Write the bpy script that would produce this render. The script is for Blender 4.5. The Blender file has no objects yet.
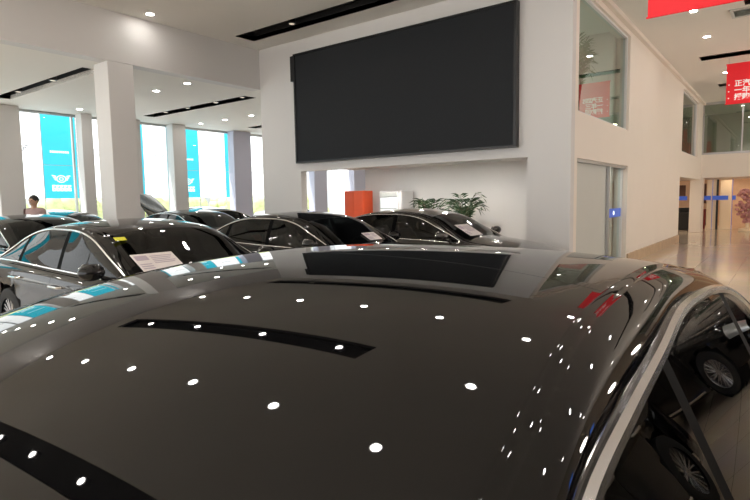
import bpy, bmesh, math, random
from mathutils import Vector, Matrix
random.seed(7)
R = math.radians
S = 0.97                       # room units -> metres
scn = bpy.context.scene
COL = scn.collection

# ------------------------------------------------------------------ materials
MATS = {}
def mat(name, col, rough=.5, metal=0., emit=None, es=0., coat=0., spec=.5, noise=None, bump=None):
    if name in MATS: return MATS[name]
    m = bpy.data.materials.new(name); m.use_nodes = True
    nt = m.node_tree; b = nt.nodes['Principled BSDF']
    b.inputs['Base Color'].default_value = (*col, 1)
    b.inputs['Roughness'].default_value = rough
    b.inputs['Metallic'].default_value = metal
    b.inputs['Specular IOR Level'].default_value = spec
    b.inputs['Coat Weight'].default_value = coat
    b.inputs['Coat Roughness'].default_value = .02
    if emit:
        b.inputs['Emission Color'].default_value = (*emit, 1); b.inputs['Emission Strength'].default_value = es
    if noise:
        sc_, amt = noise
        tc = nt.nodes.new('ShaderNodeTexCoord'); n = nt.nodes.new('ShaderNodeTexNoise'); n.inputs['Scale'].default_value = sc_
        mx = nt.nodes.new('ShaderNodeMix'); mx.data_type = 'RGBA'
        mx.inputs[6].default_value = (*[c*(1-amt) for c in col], 1); mx.inputs[7].default_value = (*[min(1, c*(1+amt)) for c in col], 1)
        nt.links.new(tc.outputs['Object'], n.inputs['Vector']); nt.links.new(n.outputs['Fac'], mx.inputs[0]); nt.links.new(mx.outputs[2], b.inputs['Base Color'])
    if bump:
        sc_, amt = bump
        n2 = nt.nodes.new('ShaderNodeTexNoise'); n2.inputs['Scale'].default_value = sc_
        tc2 = nt.nodes.new('ShaderNodeTexCoord'); bp = nt.nodes.new('ShaderNodeBump'); bp.inputs['Strength'].default_value = amt
        nt.links.new(tc2.outputs['Object'], n2.inputs['Vector']); nt.links.new(n2.outputs['Fac'], bp.inputs['Height']); nt.links.new(bp.outputs['Normal'], b.inputs['Normal'])
    MATS[name] = m
    return m

def glass_mat(name, tint, ior=1.5, rough=.0, base=.0):
    if name in MATS: return MATS[name]
    m = bpy.data.materials.new(name); m.use_nodes = True
    nt = m.node_tree; nt.nodes.clear()
    o = nt.nodes.new('ShaderNodeOutputMaterial'); t = nt.nodes.new('ShaderNodeBsdfTransparent'); g = nt.nodes.new('ShaderNodeBsdfGlossy')
    f = nt.nodes.new('ShaderNodeFresnel'); mx = nt.nodes.new('ShaderNodeMixShader')
    t.inputs['Color'].default_value = (*tint, 1); g.inputs['Roughness'].default_value = rough; f.inputs['IOR'].default_value = ior
    ad = nt.nodes.new('ShaderNodeMath'); ad.operation = 'ADD'; ad.use_clamp = True; ad.inputs[1].default_value = base
    # geometry normal faces either way: take the outside index on both sides
    ge = nt.nodes.new('ShaderNodeNewGeometry'); m2 = nt.nodes.new('ShaderNodeMath'); m2.operation = 'MULTIPLY_ADD'
    m2.inputs[1].default_value = 1/ior - ior; m2.inputs[2].default_value = ior
    nt.links.new(ge.outputs['Backfacing'], m2.inputs[0]); nt.links.new(m2.outputs[0], f.inputs['IOR'])
    nt.links.new(f.outputs[0], ad.inputs[0]); nt.links.new(ad.outputs[0], mx.inputs[0])
    nt.links.new(t.outputs[0], mx.inputs[1]); nt.links.new(g.outputs[0], mx.inputs[2]); nt.links.new(mx.outputs[0], o.inputs[0])
    MATS[name] = m
    return m

M_WALL = mat('wall_paint', (.70, .68, .665), .55, noise=(1.5, .02))
M_WARM = mat('warm_wall_paint', (.84, .77, .69), .5, noise=(1.5, .02))
M_CEIL = mat('ceiling_paint', (.82, .79, .74), .7, noise=(.8, .02))
M_DARK = mat('slot_black', (.012, .012, .013), .6, noise=(20, .2))
M_SCREEN = mat('led_screen', (.020, .022, .025), .6, spec=.15, noise=(60, .15))
M_FRAME = mat('black_frame', (.008, .008, .009), .35)
M_PAINT = mat('black_car_paint', (.004, .004, .0045), .5, coat=.85, spec=0, noise=(3, .1))
M_PAINT2 = mat('black_car_paint_row', (.005, .005, .0055), .5, coat=1.0, spec=0, noise=(3, .1))
M_PBRONZE = mat('bronze_black_car_paint', (.022, .017, .013), .25, coat=1.0, metal=.3, noise=(3, .1))
M_SILVER = mat('silver_car_paint', (.55, .57, .6), .3, coat=1.0, metal=.5)
M_CHROME = mat('chrome', (.80, .80, .80), .16, metal=1.0, bump=(40, .01))
M_RUBBER = mat('tyre_rubber', (.015, .015, .015), .75, noise=(30, .2))
M_RIM = mat('rim_alloy', (.45, .45, .46), .25, metal=1.0)
M_BLKPL = mat('black_plastic', (.01, .01, .011), .3, coat=.4)
M_PILLAR = mat('pillar_black', (.003, .003, .003), .6, spec=.03)
M_SEAM = mat('panel_gap_black', (.001, .001, .001), .8)
M_SEAT = mat('seat_leather', (.10, .085, .07), .5, bump=(30, .1))
M_INT = mat('dark_interior', (.012, .012, .012), .7)
M_RED = mat('red_lamp', (.35, .01, .01), .15, coat=1)
M_LAMP = mat('headlamp', (.55, .58, .6), .08, metal=.6, coat=1)
M_CARGLASS = glass_mat('tinted_car_glass', (.06, .065, .065), 1.40)
M_FCGLASS = glass_mat('dark_privacy_glass', (.03, .03, .032), 1.55)
M_GLASS = glass_mat('clear_glass', (.80, .90, .86), 1.5)
M_GLASS2 = glass_mat('facade_glass', (.95, .97, .97), 1.45)
M_GREENGLASS = glass_mat('green_tinted_glass', (.50, .66, .58), 1.5, base=.15)
M_LIGHT = mat('downlight_lens', (1, 1, 1), .4, emit=(1, .955, .90), es=90)
M_SPOT = mat('spot_lens', (1, 1, 1), .4, emit=(1, .955, .90), es=70)
M_SPOTDIM = mat('dim_spot_lens', (.6, .5, .4), .4, emit=(1, .85, .65), es=.5)
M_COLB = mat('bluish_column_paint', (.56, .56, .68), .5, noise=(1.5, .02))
M_FARW = mat('unseen_wall_brown', (.42, .36, .30), .4, noise=(2, .15))  # for the unseen right wall, coloured dark so its reflection stays dark
M_DIMW = mat('dim_upper_wall', (.32, .33, .27), .6, noise=(1.5, .1))
M_TRIM = mat('lamp_trim', (.75, .75, .75), .4)
M_PAPER = mat('paper', (.80, .74, .73), .7)
M_INK = mat('paper_ink', (.35, .33, .42), .7)
M_PINK = mat('pink_print', (.52, .44, .52), .7)
M_YELL = mat('yellow_sticker', (.75, .72, .05), .6, emit=(.6, .6, .02), es=.1)
M_CYAN = mat('cyan_banner_cloth', (.0, .40, .55), .8, emit=(.07, .56, .68), es=.8)  # daylight through the cloth is put in as emission
M_WBAN = mat('white_banner_cloth', (.9, .9, .9), .8, emit=(1, 1, 1), es=1.15)  # glow stands in for sunlit cloth, no lamp behind it
M_EMBW = mat('white_print', (.9, .95, .95), .8, emit=(.85, .97, 1), es=.95)  # print glows to keep up with the glowing banner cloth
M_EMBG = mat('grey_print', (.22, .22, .24), .8, emit=(.6, .62, .66), es=.25)  # weak glow added so the emblem sits on glowing white cloth
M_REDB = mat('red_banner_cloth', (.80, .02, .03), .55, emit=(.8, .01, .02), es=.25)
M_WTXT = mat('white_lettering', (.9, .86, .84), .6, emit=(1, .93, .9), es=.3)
M_ORANGE = mat('orange_red_cabinet', (.75, .10, .03), .4, noise=(4, .06))
M_BLUE = mat('blue_strip', (.06, .14, .55), .5, emit=(.05, .12, .6), es=.25)
M_BLUE2 = mat('blue_screen', (.04, .15, .75), .4, emit=(.10, .28, 1), es=1.3)
M_LEAF = mat('palm_leaf', (.025, .065, .02), .45, noise=(6, .35))
M_LEAF2 = mat('pale_leaf', (.12, .20, .07), .5, noise=(6, .3))
M_POT = mat('white_pot', (.6, .58, .55), .4)
M_TRUNK = mat('plant_stem', (.10, .07, .04), .7, noise=(10, .3))
M_GREY = mat('grey_panel', (.58, .60, .57), .45, noise=(2, .03))
M_MARBLE = mat('beige_marble_skirting', (.50, .38, .26), .2, noise=(4, .2))
M_ASPH = mat('pavement', (.66, .64, .60), .8, noise=(2, .1))
M_HEDGE = mat('hedge_green', (.50, .55, .28), .8, noise=(2.5, .4), bump=(5, .6))
M_BLDG = mat('far_building', (.62, .64, .66), .8, noise=(1, .1))
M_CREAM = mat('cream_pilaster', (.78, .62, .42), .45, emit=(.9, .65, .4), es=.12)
M_SHOPW = mat('shop_warm_wall', (.62, .42, .28), .6, emit=(.9, .5, .25), es=.10, noise=(3, .25))  # faint emission puts warm shop light into the wall itself
M_WINE = mat('wine_red_counter', (.28, .03, .03), .35)
M_BROWN = mat('brown_poster', (.16, .08, .05), .5, noise=(3, .5))
M_PINKF = mat('pink_blossom', (.75, .38, .38), .6, noise=(8, .4))
M_SKIN = mat('skin', (.50, .30, .21), .5)
M_HAIR = mat('dark_hair', (.015, .012, .01), .6, bump=(60, .3))
M_SHIRT = mat('mauve_shirt', (.40, .28, .27), .8)
M_TROUS = mat('dark_trousers', (.03, .03, .04), .8)
M_STEEL = mat('brushed_steel', (.5, .5, .5), .35, metal=1)
M_FRIDGE = mat('lit_display', (.8, .85, .85), .4, emit=(.9, 1, .98), es=.3, noise=(6, .3))

def floor_mat():
    m = bpy.data.materials.new('polished_tiles'); m.use_nodes = True
    nt = m.node_tree; b = nt.nodes['Principled BSDF']
    tc = nt.nodes.new('ShaderNodeTexCoord'); br = nt.nodes.new('ShaderNodeTexBrick'); n = nt.nodes.new('ShaderNodeTexNoise')
    br.offset = 0; br.inputs['Scale'].default_value = 1; br.inputs['Brick Width'].default_value = .8; br.inputs['Row Height'].default_value = .8
    br.inputs['Mortar Size'].default_value = .004
    br.inputs['Color1'].default_value = (.74, .63, .50, 1); br.inputs['Color2'].default_value = (.71, .60, .475, 1); br.inputs['Mortar'].default_value = (.30, .24, .18, 1)
    n.inputs['Scale'].default_value = 1.3; n.inputs['Detail'].default_value = 6
    mx = nt.nodes.new('ShaderNodeMix'); mx.data_type = 'RGBA'; mx.blend_type = 'MULTIPLY'; mx.inputs[0].default_value = .25
    nt.links.new(tc.outputs['Object'], br.inputs['Vector']); nt.links.new(tc.outputs['Object'], n.inputs['Vector'])
    nt.links.new(br.outputs['Color'], mx.inputs[6]); nt.links.new(n.outputs['Color'], mx.inputs[7]); nt.links.new(mx.outputs[2], b.inputs['Base Color'])
    b.inputs['Roughness'].default_value = .12; b.inputs['Specular IOR Level'].default_value = .75
    return m
M_FLOOR = floor_mat()

# ------------------------------------------------------------------ helpers
def link_mesh(name, verts, faces, mats, parent=None, midx=None, smooth=False, loc=None):
    me = bpy.data.meshes.new(name); me.from_pydata(verts, [], faces)
    for m in (mats if isinstance(mats, (list, tuple)) else [mats]): me.materials.append(m)
    if midx: me.polygons.foreach_set('material_index', midx)
    if smooth: me.polygons.foreach_set('use_smooth', [True]*len(me.polygons))
    me.update()
    o = bpy.data.objects.new(name, me); COL.objects.link(o)
    if parent is not None: o.parent = parent
    if loc is not None: o.location = loc
    return o

class MB:
    """collects shapes into ONE mesh"""
    def __init__(s): s.v = []; s.f = []; s.m = []
    def add(s, vs, fs, mi=0):
        k = len(s.v); s.v += [tuple(v) for v in vs]; s.f += [tuple(i+k for i in f) for f in fs]; s.m += [mi]*len(fs); return s
    def box(s, a, b, mi=0, skip=()):
        (x0, y0, z0), (x1, y1, z1) = a, b
        vs = [(x0,y0,z0),(x1,y0,z0),(x1,y1,z0),(x0,y1,z0),(x0,y0,z1),(x1,y0,z1),(x1,y1,z1),(x0,y1,z1)]
        fs = {'-z':(0,3,2,1),'+z':(4,5,6,7),'-y':(0,1,5,4),'+x':(1,2,6,5),'+y':(2,3,7,6),'-x':(3,0,4,7)}
        return s.add(vs, [f for k, f in fs.items() if k not in skip], mi)
    def rbox(s, a, b, r=.02, mi=0):
        """box with chamfered edges"""
        bm = bmesh.new(); bmesh.ops.create_cube(bm, size=1)
        sc = [b[i]-a[i] for i in range(3)]; c = [(a[i]+b[i])/2 for i in range(3)]
        for v in bm.verts: v.co = Vector((v.co[i]*sc[i]+c[i] for i in range(3)))
        bmesh.ops.bevel(bm, geom=bm.edges[:], offset=min(r, min(sc)*.45), segments=2, affect='EDGES', profile=.5)
        bm.verts.index_update()
        s.add([v.co[:] for v in bm.verts], [[v.index for v in f.verts] for f in bm.faces], mi); bm.free(); return s
    def tube(s, pts, rad, n=8, mi=0, closed=False, flat=1.0, up=None):
        pts = [Vector(p) for p in pts]; N = len(pts); vs = []
        for i, p in enumerate(pts):
            a = pts[(i-1) % N] if (closed or i > 0) else p; b = pts[(i+1) % N] if (closed or i < N-1) else p
            t = (b-a); t = t.normalized() if t.length > 1e-9 else Vector((1, 0, 0))
            u = Vector(up) if up else Vector((0, 0, 1))
            if abs(t.dot(u)) > .95: u = Vector((0, 1, 0)) if not up else Vector((1, 0, 0))
            w = t.cross(u).normalized(); q = w.cross(t).normalized(); r = rad[i] if isinstance(rad, (list, tuple)) else rad
            for k in range(n):
                an = 2*math.pi*k/n; vs.append(p + w*(math.cos(an)*r*flat) + q*(math.sin(an)*r))
        fs = []
        for i in range(N if closed else N-1):
            for k in range(n):
                a = i*n+k; b = i*n+(k+1) % n; c = ((i+1) % N)*n+(k+1) % n; d = ((i+1) % N)*n+k; fs.append((a, b, c, d))
        if not closed: fs += [tuple(range(n))[::-1], tuple((N-1)*n+k for k in range(n))]
        return s.add(vs, fs, mi)
    def lathe(s, prof, axis='z', c=(0,0,0), n=24, mi=0, cap=True):
        vs = []
        for (r, h) in prof:
            for k in range(n):
                a = 2*math.pi*k/n; x, y = r*math.cos(a), r*math.sin(a)
                p = {'z': (x, y, h), 'y': (x, h, y), 'x': (h, x, y)}[axis]; vs.append((p[0]+c[0], p[1]+c[1], p[2]+c[2]))
        fs = [(i*n+k, i*n+(k+1) % n, (i+1)*n+(k+1) % n, (i+1)*n+k) for i in range(len(prof)-1) for k in range(n)]
        if cap: fs += [tuple(range(n))[::-1], tuple((len(prof)-1)*n+k for k in range(n))]
        return s.add(vs, fs, mi)
    def ell(s, c, r, n=16, m=10, mi=0):
        vs = [(c[0]+r[0]*math.sin(math.pi*i/m)*math.cos(2*math.pi*k/n), c[1]+r[1]*math.sin(math.pi*i/m)*math.sin(2*math.pi*k/n), c[2]+r[2]*math.cos(math.pi*i/m)) for i in range(m+1) for k in range(n)]
        return s.add(vs, [(i*n+k, (i+1)*n+k, (i+1)*n+(k+1) % n, i*n+(k+1) % n) for i in range(m) for k in range(n)], mi)
    def build(s, name, mats, parent=None, smooth=False, sc=1.0, loc=None, recalc=True):
        o = link_mesh(name, [(x*sc, y*sc, z*sc) for x, y, z in s.v], s.f, mats, parent, s.m, smooth, loc)
        if recalc:
            bm = bmesh.new(); bm.from_mesh(o.data); bmesh.ops.recalc_face_normals(bm, faces=bm.faces[:]); bm.to_mesh(o.data); bm.free()
        if smooth:
            try: o.data.set_sharp_from_angle(angle=R(40))
            except Exception: pass
        return o

def tag(o, label=None, cat=None, group=None, kind=None):
    if label: o['label'] = label
    if cat: o['category'] = cat
    if group: o['group'] = group
    if kind: o['kind'] = kind
    return o
def thing(name, label, cat, loc=(0,0,0), rz=0, group=None):
    o = bpy.data.objects.new(name, None); COL.objects.link(o); o.location = loc; o.rotation_euler = (0, 0, rz); o.empty_display_size = .2
    return tag(o, label, cat, group)
def struct(o): o['kind'] = 'structure'; return o
KIDS = {}
def copy_tree(o, parent=None):
    c = o.copy(); COL.objects.link(c)
    if parent is not None: c.parent = parent
    for ch in [x for x in list(o.children)]: copy_tree(ch, c)
    return c
def text_mesh(name, txt, size, m, parent, loc, rot, align='LEFT', bold=0.0):
    cu = bpy.data.curves.new(name, 'FONT'); cu.body = txt; cu.size = size; cu.align_x = align; cu.offset = bold; cu.extrude = .002
    t = bpy.data.objects.new(name+'_src', cu); COL.objects.link(t)
    dg = bpy.context.evaluated_depsgraph_get(); me = bpy.data.meshes.new_from_object(t.evaluated_get(dg)); bpy.data.objects.remove(t)
    me.name = name; me.materials.clear(); me.materials.append(m)
    o = bpy.data.objects.new(name, me); COL.objects.link(o); o.parent = parent; o.location = loc; o.rotation_euler = rot
    return o

def pchip(pts):
    pts = sorted(pts); xs = [p[0] for p in pts]; ys = [p[1] for p in pts]; n = len(xs)
    h = [xs[i+1]-xs[i] for i in range(n-1)]; d = [(ys[i+1]-ys[i])/h[i] for i in range(n-1)]
    m = [d[0]]+[0 if d[i-1]*d[i] <= 0 else 3*(h[i-1]+h[i])/((2*h[i]+h[i-1])/d[i-1]+(h[i]+2*h[i-1])/d[i]) for i in range(1, n-1)]+[d[-1]]
    def f(x):
        if x <= xs[0]: return ys[0]
        if x >= xs[-1]: return ys[-1]
        i = max(k for k in range(n-1) if xs[k] <= x); t = (x-xs[i])/h[i]
        return (2*t**3-3*t*t+1)*ys[i]+(t**3-2*t*t+t)*h[i]*m[i]+(-2*t**3+3*t*t)*ys[i+1]+(t**3-t*t)*h[i]*m[i+1]
    return f
def cspline(pts):
    """natural cubic spline (C2, for the clean reflections of the roof)"""
    pts = sorted(pts); xs = [p[0] for p in pts]; ys = [p[1] for p in pts]; n = len(xs)
    a = [0]*n; b = [1]*n; c = [0]*n; d = [0]*n
    for i in range(1, n-1):
        h0 = xs[i]-xs[i-1]; h1 = xs[i+1]-xs[i]; a[i] = h0; b[i] = 2*(h0+h1); c[i] = h1; d[i] = 6*((ys[i+1]-ys[i])/h1-(ys[i]-ys[i-1])/h0)
    for i in range(1, n):
        w = a[i]/b[i-1]; b[i] -= w*c[i-1]; d[i] -= w*d[i-1]
    m = [0]*n; m[-1] = d[-1]/b[-1]
    for i in range(n-2, -1, -1): m[i] = (d[i]-c[i]*m[i+1])/b[i]
    def f(x):
        if x <= xs[0]: return ys[0]
        if x >= xs[-1]: return ys[-1]
        i = max(k for k in range(n-1) if xs[k] <= x); h = xs[i+1]-xs[i]; A = (xs[i+1]-x)/h; B = (x-xs[i])/h
        return A*ys[i]+B*ys[i+1]+((A**3-A)*m[i]+(B**3-B)*m[i+1])*h*h/6
    return f

# ------------------------------------------------------------------ sedan
ROOM_CAR = dict(
    P=pchip([(-2.5,.88),(-2.44,1.02),(-2.3,1.07),(-2.0,1.11),(-1.6,1.235),(-1.2,1.365),(-.8,1.425),(-.35,1.445),(.1,1.41),(.4,1.335),(.75,1.15),(1.08,.985),(1.5,.93),(2.0,.84),(2.3,.75),(2.44,.66),(2.5,.58)]),
    D=pchip([(-2.5,.56),(-2.0,.56),(-1.6,.53),(-1.2,.53),(-.5,.56),(-.1,.575),(.3,.60),(.6,.63),(1.08,.67),(1.6,.66),(2.5,.55)]),
    TW=pchip([(-1.9,.785),(-1.7,.71),(-1.4,.665),(-1.,.65),(-.7,.65),(-.3,.66),(0,.685),(.2,.70),(.6,.74),(1.02,.785)]),
    TZ=pchip([(-1.9,1.005),(-1.7,1.11),(-1.4,1.235),(-1.,1.325),(-.7,1.348),(-.3,1.345),(0,1.325),(.2,1.285),(.6,1.12),(1.02,.935)]),
    k=lambda x: .10, k4=.10, hdr=.36, cowl=1.08, bt=-1.2, bb=-1.95, xc=-1.88, xa=1.0, res=.09, nr=6, chrome=.010)
def _z(b): return 1.6-b
FG_CAR = dict(
    P=cspline([(-2.5,.93),(-2.4,1.07),(-2.15,_z(.3615)),(-1.55,_z(.2556)),(-1.15,_z(.1903)),(-.75,_z(.1419)),(-.35,_z(.131)),(.05,_z(.1536)),(.45,_z(.2355)),(.85,_z(.4232)),(1.15,.985),(1.5,.92),(2.0,.84),(2.3,.75),(2.44,.66),(2.5,.58)]),
    D=pchip([(-2.5,.54),(-2.0,.55),(-1.2,.570),(-.62,.583),(-.19,.594),(.03,.611),(.23,.634),(.32,.642),(.6,.67),(1.08,.70),(1.6,.66),(2.5,.55)]),
    TW=pchip([(-1.95,.79),(-1.8,.7435),(-1.65,.7235),(-1.3,.6885),(-.92,.6735),(-.58,.6735),(-.26,.6735),(.01,.6885),(.195,.7035),(.6,.755),(1.0,.81)]),
    TZ=pchip([(-1.95,1.03),(-1.8,1.143),(-1.65,1.21),(-1.3,1.296),(-.92,1.336),(-.58,1.35),(-.26,1.327),(.01,1.308),(.195,1.29),(.6,1.11),(1.0,.935)]),
    k=lambda x: max(.0, min(.2, .0674-.0553*(-.65-x))), k4=.1114, hdr=.62, cowl=1.06, bt=-1.65, bb=-2.25, xc=-1.93, xa=.98, res=.04, nr=14, chrome=.0145, wb=.835, gap=.0012, dip=.009, pw=.032, flat=True, barrel=.001)
ZB = pchip([(-2.5,.93),(-2.2,.99),(-1.5,.985),(-.5,.955),(.5,.925),(1.05,.895),(1.5,.83),(1.9,.76),(2.2,.67),(2.5,.52)])
WHEELX = (1.47, -1.42)
def plan(x):
    if x > 1.6: return 1-.28*((x-1.6)/.9)**2.2
    if x < -1.7: return 1-.20*((-1.7-x)/.8)**2
    return 1

def make_sedan(label, C, paint, glass, group=None):
    root = thing('sedan_car', label, 'car', group=group)
    P, D, TW, TZ = C['P'], C['D'], C['TW'], C['TZ']
    bp = -.30 # B pillar centre
    seams = [C['hdr'], C['cowl'], C['bt'], C['bb'], C['xa']-.02, bp, -1.28, 2.3, -2.4]
    xs = []
    x = -2.5
    while x < 2.501:
        if all(abs(x-q) > .02 for q in seams): xs.append(round(x, 4))
        x += C['res']
    gp = C.get('gap', .003)
    for q in seams: xs += [q-gp, q+gp]
    xs += [bp-C.get('pw', .045), bp+C.get('pw', .045)-.01, -1.32, -1.24]
    xs = sorted(set(xs)); nx = len(xs)
    nr = C['nr']
    frac = [i/nr for i in range(nr)]+[.97, .992] if nr > 8 else [0,.2,.4,.6,.8,.93]
    NR0 = len(frac)        # rows up to the ditch
    def section(x):
        p = P(x); wd = D(x); m = plan(x); zb = ZB(x); wb = C.get('wb', .805)
        k = C['k'](x)
        zc = lambda y: p-k*y*y-C['k4']*y**4
        rows = [(wd*t*m, zc(wd*t)) for t in frac]
        zd = zc(wd)
        rows.append((wd*m, zd))
        dd = C.get('dip', .006)
        rows.append(((wd+.006)*m, zd-dd)); rows.append(((wd+.018)*m, zd-dd))
        inside = C['xc'] < x < C['xa']
        fw = lambda z_: .835-.465*(z_-1.0)-.010*(x+.4)**2
        if inside:
            wt, zt = TW(x), TZ(x)
            if C.get('flat'): wt = fw(zt); wb = fw(zb)
        else: wt, zt = wb-.02, zb+.018
        zt = min(zt, zd-.012); wt = max(wt, wd+.03)
        for t in (.04, .3, .55, .8):   # convex rail
            bul = .016*math.sin(math.pi*t)
            rows.append((((wd+.018)*(1-t)+wt*t+bul)*m, (zd-dd)*(1-t)+zt*t+bul*.6))
        rows.append((wt*m, zt))
        zt2 = max(zt-.012, zb+.002)
        for t in (0, .25, .5, .75):
            rows.append(((wt+.004+(wb-wt-.004)*t+C.get('barrel', .010)*math.sin(math.pi*t)*(1 if inside else 0))*m, zt2+(zb-zt2)*t))
        rows.append((wb*m, zb))
        for w, fz in ((max(.835, wb+.018),.02),(.880,.08),(.905,.17),(.897,.30),(.900,.5),(.905,.68),(.895,.86),(.87,.95),(.78,1.0)):
            rows.append((w*m, zb-fz*(zb-.2)))
        return rows
    secs = [section(x) for x in xs]; NR = len(secs[0])
    iD = NR0; iT = NR0+7; iG = iT+1; iB = iT+5
    # vertices on both sides
    def vid(i, r, s): return i*NR*2+r*2+(0 if s > 0 else 1)
    V = []
    for i, x in enumerate(xs):
        for r in range(NR):
            y, z = secs[i][r]
            xx = x
            for wx in WHEELX:      # wheel arch: pull nearby vertices on to the circle
                dx, dz = x-wx, z-.345; dd = math.hypot(dx, dz)
                if .33 < dd < .43 and r > iB+1: dd2 = .385; xx = wx+dx/dd*dd2; z = .345+dz/dd*dd2
            if abs(x) > 2.2: # nose and tail lean
                pass
            V.append(Vector((xx, y, z))); V.append(Vector((xx, -y, z)))
    F = {}
    def put(key, f): F.setdefault(key, []).append(f)
    def seamcol(a, b): return any(abs(a-(q-gp)) < 1e-6 and abs(b-(q+gp)) < 1e-6 for q in seams)
    fullN = [Vector((0,0,0)) for _ in V]
    for i in range(nx-1):
        xm = (xs[i]+xs[i+1])/2; sm = seamcol(xs[i], xs[i+1])
        for r in range(NR-1):
            for s in (1, -1):
                a, b, c, d = vid(i, r, s), vid(i+1, r, s), vid(i+1, r+1, s), vid(i, r+1, s)
                f = (a, b, c, d) if s < 0 else (a, d, c, b)
                if r == 0:   # centre row shares y=0: use the same positions (both ids coincide)
                    pass
                n = (V[f[1]]-V[f[0]]).cross(V[f[3]]-V[f[0]])+(V[f[3]]-V[f[2]]).cross(V[f[1]]-V[f[2]])
                for q in f: fullN[q] += n
                zc = sum(V[q].z for q in f)/4; xc_ = sum(V[q].x for q in f)/4
                if any(math.hypot(xc_-wx, zc-.345) < .382 for wx in WHEELX) and r > iB: continue
                side = 'L' if s > 0 else 'R'
                seamq = None
                if r < iD-1 and C['hdr'] < xm < C['cowl']: key = 'windshield'
                elif r < iD-1 and C['bb'] < xm < C['bt']: key = 'rear'
                elif r < iD and C['cowl'] < xm < 2.3: key = 'hood'
                elif r < iD and -2.4 < xm < C['bb']: key = 'trunk'
                elif iT <= r < iB and C['xc'] < xm < C['xa']:
                    if bp-C.get('pw', .045) < xm < bp+C.get('pw', .045)-.01 or -1.32 < xm < -1.24: key = 'pillar'+side+('f' if xm > -.8 else 'r')
                    elif xm > bp: key = 'fwin'+side
                    elif xm > -1.28: key = 'rwin'+side
                    else: key = 'qwin'+side
                elif iB <= r < iB+8 and bp < xm < C['xa']-.02: key = 'fdoor'+side
                elif iB <= r < iB+8 and -1.28 < xm < bp: key = 'rdoor'+side
                elif iT+2 <= r < iB+4 and xm > 2.08: key = 'head'+side
                elif iT+1 <= r < iB+3 and xm < -2.2: key = 'tail'+side
                else: key = 'body'
                if sm and key in ('body', 'fdoor'+side, 'rdoor'+side, 'hood', 'trunk') and (r < iD or r >= iB): key = 'seam'
                put(key, f)
    # coincident centre vertices share normals
    for i in range(nx):
        a, b = vid(i, 0, 1), vid(i, 0, -1); n = fullN[a]+fullN[b]; fullN[a] = fullN[b] = n
    for n in fullN:
        if n.length > 0: n.normalize()
    def emit(keys, name, mats, parent, origin=(0,0,0)):
        if isinstance(keys, str): keys = [keys]
        vs = []; mp = {}; fs = []; mi = []; ns = []
        for q, key in enumerate(keys):
            for f in F.get(key, []):
                g = []
                for v in f:
                    if v not in mp: mp[v] = len(vs); vs.append(V[v]-Vector(origin)); ns.append(fullN[v])
                    g.append(mp[v])
                fs.append(g); mi.append(q)
        o = link_mesh(name, vs, fs, mats, parent, mi, True, origin)
        o.data.normals_split_custom_set_from_vertices([tuple(n) for n in ns])
        return o
    # nose and tail caps go into the body
    capf = []
    for i, sx in ((0, -1), (nx-1, 1)):
        ringR = [vid(i, r, -1) for r in range(NR)]; ringL = [vid(i, r, 1) for r in range(1, NR)]
        ring = ringL[::-1]+ringR
        base = len(V); cx, cz = V[ring[0]].x, .45
        for q in ring:
            v = V[q]; V.append(Vector((cx+sx*.05, v.y*.94, cz+(v.z-cz)*.90))); fullN.append(Vector((sx*.9, v.y*.3, (v.z-cz)*.3)).normalized())
        n = len(ring)
        for k in range(n-1):
            f = (ring[k], ring[k+1], base+k+1, base+k); put('body', f if sx > 0 else f[::-1])
        put('body', tuple(range(base, base+n)) if sx > 0 else tuple(range(base, base+n))[::-1])
    emit(['body', 'seam'], 'body_shell', [paint, M_SEAM], root)
    emit('windshield', 'windshield', glass, root)
    emit('rear', 'rear_window', glass, root)
    emit('hood', 'hood', paint, root, (C['cowl'], 0, P(C['cowl'])-.02))
    emit('trunk', 'trunk_lid', paint, root)
    for pk in ('Lf', 'Lr', 'Rf', 'Rr'): emit('pillar'+pk, 'window_pillar', M_PILLAR, root)
    for side, s in (('L', 1), ('R', -1)):
        for pre, hx in (('f', bp+.16), ('r', -1.13)):
            d = emit(pre+'door'+side, 'door', paint, root)
            emit(pre+'win'+side, 'window', glass, d)
            hb = MB(); hy = .915; hz = ZB(hx)-.14
            hb.tube([(hx-.10, s*(hy-.012), hz), (hx-.09, s*(hy+.025), hz), (hx+.09, s*(hy+.025), hz), (hx+.10, s*(hy-.012), hz)], .013, 6)
            hb.build('door_handle', M_CHROME, d, True)
        emit('qwin'+side, 'quarter_window', glass, root)
        emit('head'+side, 'headlight', M_LAMP, root)
        emit('tail'+side, 'tail_light', M_RED, root)
        # chrome frame round the side windows
        ring = []
        sel = [i for i in range(nx) if C['xc'] < xs[i] < C['xa']]
        for i in sel: ring.append(V[vid(i, iT, s)]+Vector((0, s*.004, .002)))
        for i in sel[::-1]: ring.append(V[vid(i, iB, s)]+Vector((0, s*.004, 0)))
        cm = MB(); cm.tube(ring, C['chrome'], 8, closed=True, up=(0, 0, 1)); cm.build('window_trim', M_CHROME, root, True, recalc=True)
        # mirror
        mb = MB(); mb.ell((.80, s*1.00, 1.02), (.085, .115, .075), 18, 12); mb.tube([(.84, s*.80, .93), (.82, s*.93, .965)], .022, 8)
        mo = mb.build('side_mirror', paint, root, True)
        g = MB(); g.lathe([(.0, -.002), (.075, -.002), (.075, .004), (0, .006)], 'x', (.725, s*1.0, 1.02), 16, cap=False); g.build('mirror_glass', M_CHROME, mo, True)
        # sill moulding
        sb = MB(); sb.tube([(-1.0, s*.905, .27), (1.0, s*.905, .27)], .018, 6); sb.build('sill_moulding', M_CHROME, root, True)
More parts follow.
